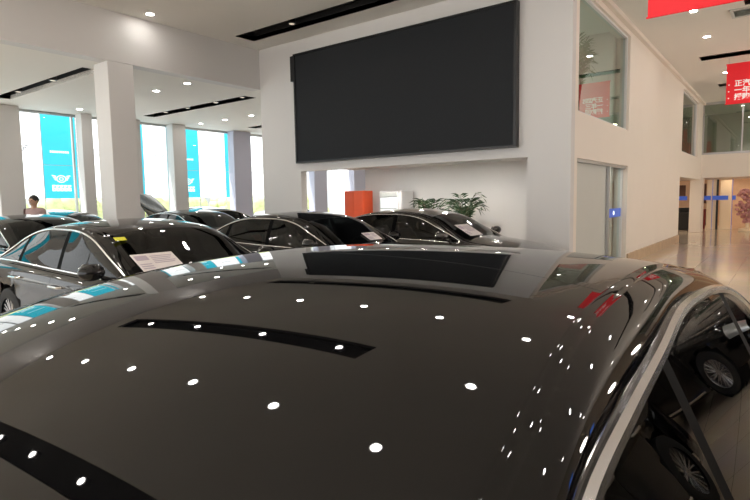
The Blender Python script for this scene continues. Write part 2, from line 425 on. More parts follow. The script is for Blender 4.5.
        for wx in WHEELX:
            w = MB(); w.lathe([(.22, -.11), (.30, -.115), (.335, -.10), (.345, -.05), (.345, .05), (.335, .10), (.30, .115), (.22, .11)], 'y', (0,0,0), 40, cap=False)
            wo = w.build('wheel', M_RUBBER, root, True, loc=(wx, s*.79, .345))
            rm = MB(); rm.lathe([(.235, -.09), (.245, .0), (.24, .09), (.225, .10), (.215, .085), (.215, -.08), (.235, -.09)], 'y', (0,0,0), 36, cap=False)
            rm.lathe([(.0, .085*s), (.05, .085*s), (.06, .06*s), (.06, .0)], 'y', (0,0,0), 20, cap=False)
            for q in range(10):
                a = 2*math.pi*q/10; ca, sa = math.cos(a), math.sin(a)
                for dv in (-.14, .14):
                    ca2, sa2 = math.cos(a+dv), math.sin(a+dv)
                    rm.tube([(ca*.05, .07*s, sa*.05), (ca2*.225, .088*s, sa2*.225)], [.013, .010], 5)
            rm.lathe([(.20, 0), (.20, .012), (.05, .012), (.05, 0)], 'y', (0,0,0), 24, cap=False)
            rm.build('rim', M_RIM, wo, True)
    for wx in WHEELX:
        for sy in (-1, 1):
            lin = MB(); lin.lathe([(.39, .86*sy), (.39, .60*sy), (0.02, .60*sy)], 'y', (wx, 0, .345), 24, cap=False)
            lin.v = [(x, y, min(z, .735)) for x, y, z in lin.v]
            lin.build('wheel_arch_liner', M_INT, root, True)
    # grille and plate
    gb = MB()
    for q in range(9): gb.rbox((2.515, -.33, .36+q*.03), (2.565, .33, .372+q*.03), .004)
    gb.box((2.50, -.36, .33), (2.53, .36, .64), 1)
    gb.tube([(2.56, -.36, .33), (2.56, .36, .33), (2.54, .40, .5), (2.54, .36, .65), (2.54, -.36, .65), (2.54, -.40, .5)], .012, 6, closed=True)
    gb.build('grille', [M_CHROME, M_BLKPL], root)
    # cabin
    ib = MB(); ib.box((-1.9, -.76, .25), (1.15, .76, .30)); ib.box((.95, -.72, .30), (1.2, .72, .85)); ib.box((-2.1, -.70, .3), (-1.85, .70, .86)); ib.box((-2.05,-.5,.84),(-1.75,.5,.88))
    ib.build('cabin_floor', M_INT, root)
    db = MB(); db.rbox((.62, -.70, .72), (1.02, .70, .885), .05); db.build('dashboard', M_INT, root, True)
    for sx, sy in ((.0, .36), (.0, -.36), (-1.05, .36), (-1.05, -.36)):
        st = MB(); st.rbox((sx-.25, sy-.25, .40), (sx+.28, sy+.25, .56), .06)
        st.tube([(sx-.22, sy, .55), (sx-.33, sy, .85), (sx-.40, sy, 1.06)], [.20, .23, .17], 12, flat=1.1)
        so = st.build('seat', M_SEAT, root, True)
        hr = MB(); hr.rbox((sx-.48, sy-.13, 1.05), (sx-.38, sy+.13, 1.21), .04); hr.build('headrest', M_SEAT, so, True)
    sw = MB(); sw.tube([(.50+.05*math.sin(2*math.pi*q/20), .36+.18*math.cos(2*math.pi*q/20), .86+.17*math.sin(2*math.pi*q/20)) for q in range(20)], .014, 6, closed=True)
    sw.rbox((.48, .31, .82), (.53, .41, .90), .02); sw.build('steering_wheel', M_INT, root, True)
    return root

def place(o, x, y, rz, label=None, group=None):
    o.location = (x, y, 0); o.rotation_euler = (0, 0, rz)
    if label: o['label'] = label
    if group: o['group'] = group
    return o

# foreground car: front towards the viewer's side, parallel to the hall
fg = make_sedan('closest glossy black sedan filling the foreground, seen over its bare roof', FG_CAR, M_PAINT, M_FCGLASS)
place(fg, -.8535, .75, R(-90))
a = make_sedan('x', ROOM_CAR, M_PAINT2, M_CARGLASS)
place(a, -5.58, 3.25, 0, 'black sedan left of the foreground car with yellow windshield sticker')
GR = 'black sedans parked in the showroom rows'
def dup_car(x, y, rz, label, group=None, paint=None):
    c = copy_tree(a); place(c, x, y, rz, label)
    if group: c['group'] = group
    if paint:
        def rp(o):
            if o.type == 'MESH' and o.material_slots:
                for q, sl in enumerate(o.material_slots):
                    if sl.material == M_PAINT2: sl.link = 'OBJECT'; sl.material = paint
            for ch in o.children: rp(ch)
        rp(c)
    return c
bcar = dup_car(-5.95, 6.35, 0, 'black sedan in front of the orange cabinet, between the screen wall and column', None)
dcar = dup_car(-5.12, 8.45, 0, 'bronze-black sedan parked nearest the palms beneath the big screen', None, M_PBRONZE)
ecar = dup_car(-12.1, 8.5, 0, 'black sedan behind the others, in front of the facade columns', None)
fcar = dup_car(-11.2, 4.3, 0, 'black sedan at far left, partly behind the yellow-stickered one', None)
hcar = dup_car(-15.9, 11.05, R(-90), 'black sedan with its hood raised beside the white column', None)
for ch in hcar.children:
    if ch.name.startswith('hood'): ch.rotation_euler = (0, R(-60), 0)
gcar = dup_car(-15.2, 6.62, 0, 'far black sedan before the glass front, just behind the standing person', None)
# beyond the right edge of the frame, mirrored in the side windows
for xx, yy, rr, lb in ((2.62, 3.75, -90, 'black sedan standing to the right of the viewer, parallel to the foreground car'), (2.5, 9.85, -150, 'black sedan parked at an angle, its front wheel mirrored in the side windows'), (3.2, 15.0, -90, 'black sedan farther along the hall beyond the angled one')):
    dup_car(xx, yy, R(rr), lb)
# outside
o1 = dup_car(-25.5, 11.0, R(85), 'silver car outside behind the cyan banner near the standing person', None, M_SILVER)
o2 = dup_car(-25.5, 18.5, R(92), 'pale car outside between two facade columns', None, M_SILVER)
o3 = dup_car(-25.0, 24.4, R(88), 'pale car outside beside the screen wall edge', None, M_SILVER)

# ------------------------------------------------------------------ room shell (room units)
H = 5.57; HL = 4.57; XF = -18.6
def room(name, boxes, m, parent=None, kind=True, smooth=False):
    b = MB()
    for q in boxes: b.box(*q)
    o = b.build(name, m, parent, sc=S)
    if kind and parent is None: struct(o)
    return o
room('floor', [((XF-.2, -8, -.1), (8, 37, 0))], M_FLOOR)
room('ground_outside', [((-60, -30, -.16), (XF-.2, 60, -.06))], M_ASPH)
room('ground_front', [((XF-.2, -40, -.16), (40, -8, -.06))], M_ASPH)

def slotted(name, X0, X1, Y0, Y1, z, slots, m, extra=()):
    """ceiling of strips leaving the light slots open"""
    b = MB(); y = Y0; w = .28 if z == H else .2
    for (yc, xa_, xb_) in sorted(slots):
        b.box((X0, y, z), (X1, yc-w, z+.1))
        b.box((X0, yc-w, z), (xa_, yc+w, z+.1))
        if xb_ < X1: b.box((xb_, yc-w, z), (X1, yc+w, z+.1))
        y = yc+w
    b.box((X0, y, z), (X1, Y1, z+.1))
    return struct(b.build(name, m, sc=S))
main_slots = [(-4.6, -10.6, -3.6), (.0, -10.6, -3.6), (4.2, -10.55, -3.42), (8.95, -10.6, -3.23)]
hall_slots = [(13.8, -.9, 3.5), (18.7, -2.22, 3.5), (23.6, -2.2, 3.5)]
low_slots = [(1.65, -17.1, -12.1), (5.98, -17.1, -12.1), (10.3, -17.2, -12.05), (14.5, -17.0, -12.0), (18.9, -17.0, -12.0)]
slotted('ceiling', -11.13, 8, -8, 9.85, H, main_slots, M_CEIL)
slotted('ceiling_corridor', -3.1, 8, 9.85, 27.6, H, hall_slots, M_CEIL)
slotted('ceiling_low_hall', XF, -11.43, -8, 26, HL, low_slots, M_CEIL)
room('beam', [((-11.43, -8, HL), (-11.13, 9.85, H))], M_WALL)
room('wall_left_upper', [((XF-.2, -8, HL), (XF, 26, H))], M_WALL)
room('wall_back_low_hall', [((XF, 26, 0), (-8.2, 26.3, HL))], M_WALL)

def ceiling_slot(yc, x0, x1, z, label, lamps):
    t = thing('ceiling_light_slot', label, 'light slot', (x0*S, yc*S, z*S), group='long black light slots in the ceilings')
    w = .28 if z == H else .2; L = x1-x0
    b = MB(); b.box((0, -w, 0), (L, w, .22), skip=('-z',)); b.build('slot_housing', M_DARK, t, sc=S)
    for q in lamps:
        l = MB(); l.lathe([(.085, .0), (.085, .11), (.06, .14)], 'z', ((q-x0), 0, .03), 16); o = l.build('spotlight', M_FRAME, t, sc=S)
        d = MB(); d.lathe([(.0, .022), (.06, .022)], 'z', ((q-x0), 0, 0), 16, cap=False); d.build('lens', M_SPOT if z == H and yc < 8 else M_SPOTDIM, o, sc=S)
    return t
GX = [-10.72+1.8*i for i in range(6)]
ceiling_slot(8.95, -10.6, -3.23, H, 'long black ceiling slot nearest above the big screen', [-9.0])
ceiling_slot(4.2, -10.55, -3.42, H, 'long black ceiling slot mirrored across the middle of the car roof', [-9.49, -7.73, -5.79, -3.98])
ceiling_slot(.0, -10.6, -3.6, H, 'long black ceiling slot mirrored at the lower left of the car roof', [-8.15, -6.72, -5.12])
ceiling_slot(-4.6, -10.6, -3.6, H, 'long black ceiling slot at the rear of the hall', [-9.1, -5.48])
ceiling_slot(13.8, -.9, 3.5, H, 'black ceiling slot hidden above the red banner', [-.3])
ceiling_slot(18.7, -2.22, 3.5, H, 'black ceiling slot behind the lettered red banner in the corridor', [])
ceiling_slot(23.6, -2.2, 3.5, H, 'farthest black ceiling slot of the corridor', [])
ceiling_slot(1.65, -17.1, -12.1, HL, 'black slot in the low ceiling nearest the viewer', [])
ceiling_slot(5.98, -17.1, -12.1, HL, 'black slot in the low ceiling left of the white column', [-16, -14])
ceiling_slot(10.3, -17.2, -12.05, HL, 'black slot in the low ceiling right of the white column', [-16.2, -15, -13.6, -12.4])
ceiling_slot(14.5, -17.0, -12.0, HL, 'far black slot in the low ceiling by the screen wall edge', [-16])

dl = None
def downlight(x, y, z, label, group):
    global dl
    if dl is None:
        dl = thing('downlight', label, 'downlight', (x*S, y*S, z*S))
        b = MB(); b.lathe([(.068, 0), (.088, -.008), (.092, 0), (.088, .02)], 'z', (0,0,0), 24, cap=False); b.build('trim_ring', M_TRIM, dl, True)
        c = MB(); c.lathe([(0, -.003), (.068, -.003)], 'z', (0,0,0), 24, cap=False); c.build('lens', M_LIGHT, dl)
        o = dl
    else: o = copy_tree(dl); o.location = (x*S, y*S, z*S); o['label'] = label
    o['group'] = group
    return o
G1 = 'round recessed downlights of the high ceiling'
L1 = 'small round white recessed downlight in the high white ceiling'
for y in (-2.4, 2.25, 6.57):
    for x in GX: downlight(x, y, H-.001, L1, G1)
downlight(-1.5, 4.2, H-.001, L1, G1)
for x in (.08, 1.88, 3.68):
    for y in (-2.4, 2.25, 4.2, 6.57, 8.95): downlight(x, y, H-.001, L1, G1)
downlight(-1.72, 8.95, H-.001, L1, G1); downlight(-1.72, -.1, H-.001, L1, G1)
for x in (-1.8, 1.8, 5.2):
    for y in (11.3, 16.2, 21.25, 25.8): downlight(x, y, H-.001, 'small round white downlight in the corridor ceiling', 'round downlights of the corridor ceiling')
downlight(-1.8, 13.8, H-.001, 'small round white downlight in the corridor ceiling', 'round downlights of the corridor ceiling')
for y in (-.5, 3.8, 8.15, 12.48, 16.8, 21.1):
    for x in (-11.84, -13.2, -14.6, -16.0, -17.4): downlight(x, y, HL-.001, 'small round white recessed downlight in the low ceiling over the left cars', 'round downlights of the low ceiling')

for x in (-9.8, -7.6, -5.4): downlight(x, 12.2, 2.615, 'small round white downlight added to light the alcove beneath the screen', 'round downlights added to light the alcove')  # added as light sources for the alcove
# wall with the big screen
room('wall_screen', [((-11.13, 9.85, 2.40), (-3.1, 10.05, H)), ((-11.13, 9.85, 0), (-9.74, 10.05, 2.40)), ((-3.88, 9.85, 0), (-3.1, 10.05, 2.40)), ((-11.13, 10.05, 2.62), (-10.95, 13.8, H))], M_WALL)
room('ceiling_alcove', [((-10.95, 10.05, 2.62), (-3.4, 13.8, 2.8))], M_WALL)
room('wall_alcove_back', [((-10.8, 13.8, 0), (-3.4, 14.0, H))], M_WALL)
room('wall_alcove_side', [((-3.98, 10.05, 0), (-3.88, 13.8, 2.62))], M_WALL)
t = thing('video_wall_screen', 'huge switched-off dark grey video screen on the white wall', 'screen', (-6.91*S, 9.85*S, 2.59*S))
b = MB(); b.box((-2.80, -.13, .04), (2.80, -.10, 2.58)); b.build('screen_panel', M_SCREEN, t, sc=S)
b = MB()
for q in (((-2.85, -.15, 0), (2.85, 0, .04)), ((-2.85, -.15, 2.58), (2.85, 0, 2.62)), ((-2.85, -.15, .04), (-2.80, 0, 2.58)), ((2.80, -.15, .04), (2.85, 0, 2.58)), ((-3.0, -.10, 2.0), (-2.85, 0, 2.6))): b.box(*q)
b.build('screen_frame', M_FRAME, t, sc=S)

# right wall with its openings
X0, X1 = -3.4, -3.1
YA, YB, YE = 10.22, 14.11, 27.6
room('wall_right', [((X0, 10.05, 0), (X1, YA, H)), ((X0, YA, 2.36), (X1, YB, 3.19)), ((X0, YA, 5.36), (X1, YB, H)),
    ((X0, YB, 0), (X1, 21.9, H)), ((X0, 21.9, 2.3), (X1, YE, 3.19)), ((X0, 21.9, 3.19), (X1, 22.13, H)), ((X0, 22.13, 5.36), (X1, 26.13, H)), ((X0, 26.13, 3.19), (X1, YE, H))], M_WARM)
room('trim_1', [((-3.1, 9.9, H-.10), (-3.0, YE, H))], M_WARM)
room('baseboard_right', [((-3.1, 14.2, 0), (-3.06, 21.9, .26))], M_MARBLE)
def window(name, x0, x1, y0, y1, z0, z1, gm, bars=()):
    f = MB(); w = .045
    for q in (((x0, y0, z0), (x1, y0+w, z1)), ((x0, y1-w, z0), (x1, y1, z1)), ((x0, y0+w, z0), (x1, y1-w, z0+w)), ((x0, y0+w, z1-w), (x1, y1-w, z1))): f.box(*q)
    for yb in bars: f.box((x0, yb-w/2, z0+w), (x1, yb+w/2, z1-w))
    o = f.build(name, M_TRIM, sc=S); struct(o)
    xm = (x0+x1)/2; g = MB(); g.add([(xm, y0+w, z0+w), (xm, y1-w, z0+w), (xm, y1-w, z1-w), (xm, y0+w, z1-w)], [(0, 1, 2, 3)])
    g.build('glass_pane', gm, o, sc=S, recalc=False)
    return o
window('window_1', -3.26, -3.16, YA, YB, 3.19, 5.36, M_GREENGLASS)
window('window_2', -3.26, -3.16, 22.13, 26.13, 3.19, 5.36, M_GREENGLASS)
window('window_3', -3.30, -3.20, 12.72, YB, 0, 2.36, M_GLASS)
room('wall_door_panel', [((-3.32, YA, 0), (-3.22, 12.72, 2.36))], M_GREY)
room('trim_2', [((-3.2, YA, 2.30), (-3.14, YB, 2.36)), ((-3.2, 12.69, 0), (-3.15, 12.73, 2.30))], M_STEEL)
t = thing('glass_door_sticker', 'blue warning strip across the glass door under the lower window', 'sticker', (-3.22*S, 13.38*S, 1.27*S))
b = MB(); b.box((-.012, -.64, -.10), (0, .66, .10)); b.build('strip', M_BLUE, t, sc=S)
b = MB(); b.ell((.004, 0, 0), (.004, .07, .05), 12, 8); b.build('printed_mark', M_EMBW, t, sc=S)
room('wall_room_back', [((-7.2, 10.05, 2.8), (-7.0, 13.8, H))], M_WALL)
room('ceiling_upper_room', [((-7.0, 10.05, H-.1), (-3.4, 13.8, H))], M_CEIL)
room('wall_lower_room_back', [((-3.88, 14.2, 0), (-3.4, 14.4, 2.6))], M_WARM)
room('wall_shop_left', [((-8.2, 14, 0), (-8.0, 33, H))], M_WARM)
room('ceiling_hall_gap', [((-11.43, 14.0, HL), (-8.2, 26, HL+.1)), ((-11.43, 9.85, HL), (-11.13, 14.0, HL+.1))], M_CEIL)
room('ceiling_shop_left', [((-8.0, 14.4, 2.5), (-3.4, 32, 2.7))], M_WARM)

# far end of the corridor
room('wall_far_band', [((-3.4, YE, 2.38), (8, YE+.3, 3.37))], M_WARM)
room('ceiling_far', [((-8, YE+.3, 2.38), (8, 32, 2.5))], M_WARM)
room('wall_far_upper', [((-8, 32, 2.7), (8, 32.3, H))], M_DIMW)
room('ceiling_upper_left', [((-8, 14.0, H), (-3.4, 32.3, H+.1))], M_CEIL)
room('ceiling_far_upper', [((-3.4, YE, H), (8, 32.3, H+.1))], M_GREY)
o = room('window_4', [((-3.1, YE+.05, H-.1), (8, YE+.15, H)), ((-3.1, YE+.05, 3.37), (8, YE+.15, 3.45))] + [((x, YE+.05, 3.45), (x+.05, YE+.15, H-.1)) for x in (-3.1, -1.7, .1, 2.4, 4.9, 7.9)], M_STEEL)
g = MB(); g.add([(-3.1, YE+.1, 3.45), (8, YE+.1, 3.45), (8, YE+.1, H-.1), (-3.1, YE+.1, H-.1)], [(0, 1, 2, 3)]); g.build('glass_pane', M_GREENGLASS, o, sc=S, recalc=False)
room('wall_far_right', [((8, -8, 0), (8.3, 34, H))], M_FARW)
def column(x0, x1, y0, y1, z, label, m=M_WALL, group=None):
    b = MB(); b.rbox((x0, y0, 0.002), (x1, y1, z-.004), .012); o = b.build('column', m, sc=S); tag(o, label, 'column', group); o['kind'] = 'structure'; return o
column(-3.5, -3.02, YE, YE+.6, 2.38, 'white square column at the far end of the corridor', M_WARM)
column(-11.71, -11.13, 5.82, 6.37, HL, 'large white square column between the cars on the left')
for (y0, y1, lb) in ((6.1, 6.75, 'facade column at the left edge of the photo'), (8.5, 8.85, 'facade column right of the first cyan banner'), (10.2, 10.5, 'thin facade column beside the near white column'),
                     (11.75, 12.3, 'facade column left of the second cyan banner'), (14.5, 15.4, 'bluish facade column near the screen wall'), (19.2, 20.1, 'facade column seen through the alcove left of the bright opening'),
                     (22.2, 23.6, 'facade column seen through the alcove right of the bright opening'), (2.6, 3.2, 'facade column outside the left edge'), (-1.5, -.9, 'facade column farthest back')):
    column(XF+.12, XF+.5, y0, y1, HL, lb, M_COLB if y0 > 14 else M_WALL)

room('window_5', [((XF-.05, -8, 0), (XF+.05, 26, .08)), ((XF-.05, -8, HL-.08), (XF+.05, 26, HL-.01))] + [((XF-.05, y, .08), (XF+.05, y+.05, HL-.08)) for y in (-3.6, 0., 4.6, 6.1, 8.4, 11.8, 15.0, 20.5, 23.)], M_STEEL)
fo = bpy.data.objects['window_5']; g = MB(); g.add([(XF, -8, .08), (XF, 26, .08), (XF, 26, HL-.08), (XF, -8, HL-.08)], [(0, 1, 2, 3)]); g.build('glass_pane', M_GLASS2, fo, sc=S, recalc=False)

# shops at the far end
YS = 31.7
room('wall_shop_front', [((-8, YS, 0), (8, YS+.3, 2.38))], M_SHOPW)
for x0, x1, lb in ((-3.2, -2.8, 'cream pilaster left of the thin dark post'), (-2.66, -2.2, 'cream pilaster right of the thin dark post'), (-.9, -.3, 'cream pilaster beside the pink blossoms'), (1.2, 1.9, 'cream pilaster farthest right')):
    b = MB(); b.rbox((x0, YS-.7, 0), (x1, YS-.02, 2.37), .02); b.box((x0-.03, YS-.73, 0), (x1+.03, YS-.02, .15)); o = b.build('shop_pilaster', M_CREAM, sc=S); tag(o, lb, 'pilaster')
b = MB(); b.rbox((-2.79, YS-.9, 0), (-2.70, YS-.78, 2.37), .01); tag(b.build('dark_post', M_FRAME, sc=S), 'thin dark vertical post between two cream pilasters', 'post')
b = MB(); b.rbox((-3.95, YS-.5, 0.0), (-3.25, YS-.1, .9), .02); b.box((-3.98, YS-.52, .9), (-3.23, YS-.08, .95)); tag(b.build('shop_counter', M_WINE, sc=S), 'wine red counter behind the far white column', 'counter')
b = MB(); b.box((-3.95, YS-.08, 1.25), (-3.30, YS-.002, 2.2)); b.box((-3.97, YS-.10, 1.23), (-3.28, YS-.06, 1.27)); tag(b.build('poster', M_BROWN, sc=S), 'brown poster above the wine red counter', 'poster')
b = MB(); b.box((-4.95, YS-.08, 1.5), (-4.2, YS-.002, 2.15)); b.box((-4.97, YS-.10, 1.48), (-4.18, YS-.06, 1.51)); tag(b.build('poster', M_BROWN, sc=S), 'brown poster left of the far white column', 'poster')
b = MB(); b.rbox((-4.5, YS-2.2, 0.0), (-3.75, YS-1.5, .85), .05); b.rbox((-4.5, YS-1.7, .85), (-3.75, YS-1.5, 1.05), .04); tag(b.build('black_armchair', M_INT, sc=S), 'black padded seat in the opening left of the far column', 'seat')
for x0, x1, lb in ((-4.8, -4.0, 'blue strip left of the far column'), (-3.8, -3.0, 'blue strip right of the far column'), (-2.95, -2.3, 'blue strip across the cream pilasters'), (-2.15, -2.0, 'short blue strip beside the pink blossoms')):
    b = MB(); b.box((x0, YS-1.0, 1.40), (x1, YS-.98, 1.60)); b.box((x0, YS-.98, .0), (x0+.02, YS-.96, 2.38)); tag(b.build('glass_strip_sign', M_BLUE, sc=S), lb, 'sign')
t = thing('blossom_display', 'pink blossom display stand at the far right shop', 'flower display', (-1.45*S, (YS-2)*S, 0))
b = MB(); b.lathe([(.35, 0), (.35, .1), (.08, .15), (.06, 1.0)], 'z', (0,0,0), 16); b.build('stand', M_CREAM, t, True, sc=S)
b = MB()
for q in range(160):
    an = random.uniform(0, 6.28); h = random.uniform(.4, 1.85); r = .5*math.sqrt(random.random())*math.sin(math.pi*(h-.2)/2.0); b.ell((r*math.cos(an), r*math.sin(an), h), (.09, .09, .07), 6, 4)
tag(b.build('blossoms', M_PINKF, t, True, sc=S), kind='stuff')
t = thing('ceiling_vent', 'square grey air vent in the corridor ceiling', 'vent', (-.9*S, 14.55*S, (H-.03)*S))
b = MB(); [b.box(*q) for q in (((-.28, -.32, 0), (.28, -.26, .03)), ((-.28, .26, 0), (.28, .32, .03)), ((-.28, -.26, 0), (-.22, .26, .03)), ((.22, -.26, 0), (.28, .26, .03)))]; b.build('vent_frame', M_GREY, t, sc=S)
b = MB()
for q in range(7): b.add([(-.22, -.24+q*.07, .005), (.22, -.24+q*.07, .005), (.22, -.20+q*.07, .025), (-.22, -.20+q*.07, .025)], [(0,1,2,3)])
b.box((-.22, -.26, .026), (.22, .26, .03)); b.build('louvres', M_GREY, t, sc=S)

# ------------------------------------------------------------------ red banners
def banner(x0, x1, y, z0, z1, label):
    t = thing('hanging_banner', label, 'banner', (x0*S, y*S, z0*S))
    w, h = x1-x0, z1-z0
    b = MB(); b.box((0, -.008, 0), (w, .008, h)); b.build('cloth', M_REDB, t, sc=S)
    for zr in (0, h):
        b = MB(); b.tube([(-.02, 0, zr), (w+.02, 0, zr)], .015, 8); b.build('rail', M_REDB, t, True, sc=S)
    b = MB(); b.tube([(.05, 0, h), (.05, 0, H-z0)], .004, 5); b.tube([(w-.05, 0, h), (w-.05, 0, H-z0)], .004, 5); b.build('wires', M_STEEL, t, sc=S)
    return t
b1 = banner(-1.91, -.25, 9.79, 4.46, 5.4, 'large plain red banner hanging at the top right corner')
b2 = banner(-1.60, -.62, 19.2, 4.27, 5.40, 'red banner with three lines of white lettering in the corridor')
for q, tx in enumerate(('正汽四S', '一年三', '授购回')):
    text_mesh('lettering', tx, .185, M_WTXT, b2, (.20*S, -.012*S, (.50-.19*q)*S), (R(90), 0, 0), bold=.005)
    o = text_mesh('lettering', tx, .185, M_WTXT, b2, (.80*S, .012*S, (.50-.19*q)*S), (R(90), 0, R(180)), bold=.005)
for q in range(3):
    b = MB(); b.box((.05, -.012, .53-.19*q), (.08, -.009, .56-.19*q)); b.build('bullet', M_WTXT, b2, sc=S)

for q, tx in enumerate(('正汽四S', '一年三', '授购回')):
    text_mesh('lettering', tx, .20, M_WTXT, b1, (.45*S, -.012*S, (.82-.20*q)*S), (R(90), 0, 0), bold=.004)
# ------------------------------------------------------------------ outside banners
def emblem_mb(sc, y0, z0):
    """winged oval facing +x"""
    b = MB(); n = 28
    def ring(ry, rz, th, cy=0, cz=0, a0=0, a1=2*math.pi):
        k0 = len(b.v)
        for i in range(n+1):
            a = a0+(a1-a0)*i/n
            for r in (1, 1-th): b.v.append((0, y0+sc*(cy+ry*r*math.cos(a)), z0+sc*(cz+rz*r*math.sin(a))))
        for i in range(n): b.f.append((k0+2*i, k0+2*i+2, k0+2*i+3, k0+2*i+1)); b.m.append(0)
    ring(.20, .15, .22); ring(.09, .07, .35)
    for s in (1, -1):
        for q in range(3):
            z = .08-.075*q; L = .36-.05*q; b.add([(0, y0+sc*s*.21, z0+sc*z), (0, y0+sc*s*L, z0+sc*(z+.035)), (0, y0+sc*s*L*.97, z0+sc*(z+.075)), (0, y0+sc*s*.20, z0+sc*(z+.045))], [(0,1,2,3)])
    return b
XB = -20.2
PAN = []
for q in range(-4, 5): PAN += [(8.11+2.51*q, False), (9.25+2.51*q, True)]
proto = {}
for y, white in PAN:
    nm = 'white' if white else 'cyan'
    lab = ('white' if white else 'cyan')+' outdoor banner with ' + ('a grey winged emblem' if white else 'a white winged emblem') + ' behind the glass front'
    if nm not in proto:
        t = thing('outdoor_banner', lab, 'banner', (XB*S, y*S, 0))
        W = 1.37 if white else 1.14
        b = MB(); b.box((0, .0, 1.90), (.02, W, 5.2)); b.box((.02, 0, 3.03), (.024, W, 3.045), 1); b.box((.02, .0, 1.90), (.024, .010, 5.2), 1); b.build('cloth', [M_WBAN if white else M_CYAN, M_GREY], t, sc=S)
        b = MB(); b.tube([(.01, 0, 5.22), (.01, W, 5.22)], .02, 6); b.tube([(.01, 0.02, 0), (.01, .02, 5.22)], .015, 6); b.build('poles', M_STEEL, t, True, sc=S)
        if white:
            e = emblem_mb(.8, .69, 3.55)
            for v in range(len(e.v)): e.v[v] = (.03, e.v[v][1], e.v[v][2])
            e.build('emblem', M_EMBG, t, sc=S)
        else:
            e = emblem_mb(.85, .57, 2.57)
            for v in range(len(e.v)): e.v[v] = (.03, e.v[v][1], e.v[v][2])
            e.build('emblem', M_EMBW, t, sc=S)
            b = MB()
            for q in range(5):     # block letters under the emblem
                x = .26+q*.13; b.box((.026, x, 2.15), (.032, x+.04, 2.36)); b.box((.026, x+.04, 2.31), (.032, x+.105, 2.36)); b.box((.026, x+.04, 2.23), (.032, x+.105, 2.27)); b.box((.026, x+.04, 2.15), (.032, x+.105, 2.19)); b.box((.026, x+.075, 2.19), (.032, x+.105, 2.23))
            for q in range(9): b.box((.026, .26+q*.07, 3.46), (.032, .31+q*.07, 3.53))
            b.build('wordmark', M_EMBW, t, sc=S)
        proto[nm] = t
    else:
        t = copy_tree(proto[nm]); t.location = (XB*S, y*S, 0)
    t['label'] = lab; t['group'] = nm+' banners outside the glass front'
# hedge and street beyond
for q in range(7):
    b = MB(); y0 = -6+q*6.5
    for r in range(70): b.ell((random.uniform(-36.6, -35.4), y0+random.uniform(.75, 5.75), random.uniform(.4, 1.9)), (.6, .7, .5), 8, 6)
    tag(b.build('hedge', M_HEDGE, smooth=True, sc=S), 'yellow-green clipped hedge across the street', 'hedge', 'hedges across the street')
for q in range(3):
    b = MB(); y0 = -10+q*22; b.box((-52, y0, 0), (-46, y0+18, 14+3*q))
    t = thing('far_building', 'pale plain building across the street behind the banners', 'building', group='pale buildings across the street')
    b.build('walls', M_BLDG, t, sc=S); w = MB()
    for i in range(5):
        for j in range(4): w.box((-46.0, y0+1+i*3.4, 1.5+j*3), (-45.95, y0+3+i*3.4, 3+j*3))
    w.build('windows', M_GREY, t, sc=S)

# ------------------------------------------------------------------ alcove things
t = thing('storage_cabinet', 'orange-red two-door cabinet in the alcove beneath the screen', 'cabinet', (-10.62*S, 13.2*S, 0))
b = MB(); b.rbox((-.38, -.2, .06), (.38, .25, 1.95), .015); b.box((-.35, -.17, 0), (.35, .22, .06)); b.build('cabinet_body', M_ORANGE, t, sc=S)
for s in (-1, 1):
    b = MB(); b.rbox((min(0.005*s, .36*s), -.23, .1), (max(.005*s, .36*s), -.2, 1.91), .01); d = b.build('door', M_ORANGE, t, sc=S)
    b = MB(); b.tube([(.05*s, -.25, .95), (.05*s, -.25, 1.15)], .012, 6); b.build('handle', M_STEEL, d, sc=S)
t = thing('display_kiosk', 'white glass-fronted display cooler right of the orange cabinet', 'display case', (-9.3*S, 13.3*S, 0))
b = MB(); b.rbox((-.36, -.3, 0), (.42, .35, 1.92), .03); b.build('cooler_body', M_TRIM, t, sc=S)
b = MB(); b.rbox((-.30, -.33, .35), (.30, -.30, 1.72), .01); d = b.build('lit_front', M_FRIDGE, t, sc=S)
b = MB(); b.box((-.30, -.34, 1.76), (.30, -.30, 1.88)); b.build('header', M_GREY, t, sc=S)
for z in (.7, 1.05, 1.4):
    b = MB(); b.box((-.29, -.345, z), (.29, -.33, z+.025)); b.build('shelf', M_STEEL, t, sc=S)
def palm(x, y, h, label, n=16, z0=0.0, lm=None, spread=1.0):
    t = thing('potted_palm', label, 'plant', (x*S, y*S, z0*S))
    b = MB(); b.lathe([(.16, 0), (.22, .40), (.24, .42), (.21, .42), (.19, .36), (0, .36)], 'z', (0,0,0), 20, cap=False); b.build('pot', M_POT, t, True, sc=S)
    st = MB(); lf = MB()
    for q in range(n):
        an = q*2.4+random.uniform(-.3, .3); r = spread*random.uniform(.35, .66); top = h*random.uniform(.62, .92)
        c0 = Vector((.05*math.cos(an), .05*math.sin(an), .36)); pts = []
        for i in range(9):
            u = i/8; pts.append(Vector((math.cos(an)*r*u**1.7, math.sin(an)*r*u**1.7, .36+(top-.36)*math.sin(u*1.9)/math.sin(1.571))) )
        st.tube(pts, [.012-.009*i/8 for i in range(9)], 5)
        for i in range(3, 9):
            for s in (-1, 1):
                for hh in (0, .5):
                    if i == 8 and hh: continue
                    p = pts[i].lerp(pts[min(8, i+1)], hh); tdir = (pts[i]-pts[i-1]).normalized(); sd = tdir.cross(Vector((0, 0, 1))).normalized()*s
                    L = .30*(1-.45*abs(i-5)/5); e = p+(sd*.8+tdir*.7).normalized()*L+Vector((0, 0, -.07)); w = tdir*.022
                    md = p.lerp(e, .45)+Vector((0, 0, .02)); lf.add([p, md-w, e, md+w], [(0, 1, 2, 3)])
    st.build('stems', M_TRUNK, t, True, sc=S); o = lf.build('fronds', lm or M_LEAF, t, sc=S, recalc=False); o['kind'] = 'stuff'
    return t
palm(-7.9, 13.0, 1.8, 'green potted palm left of its twin against the alcove wall', 16)
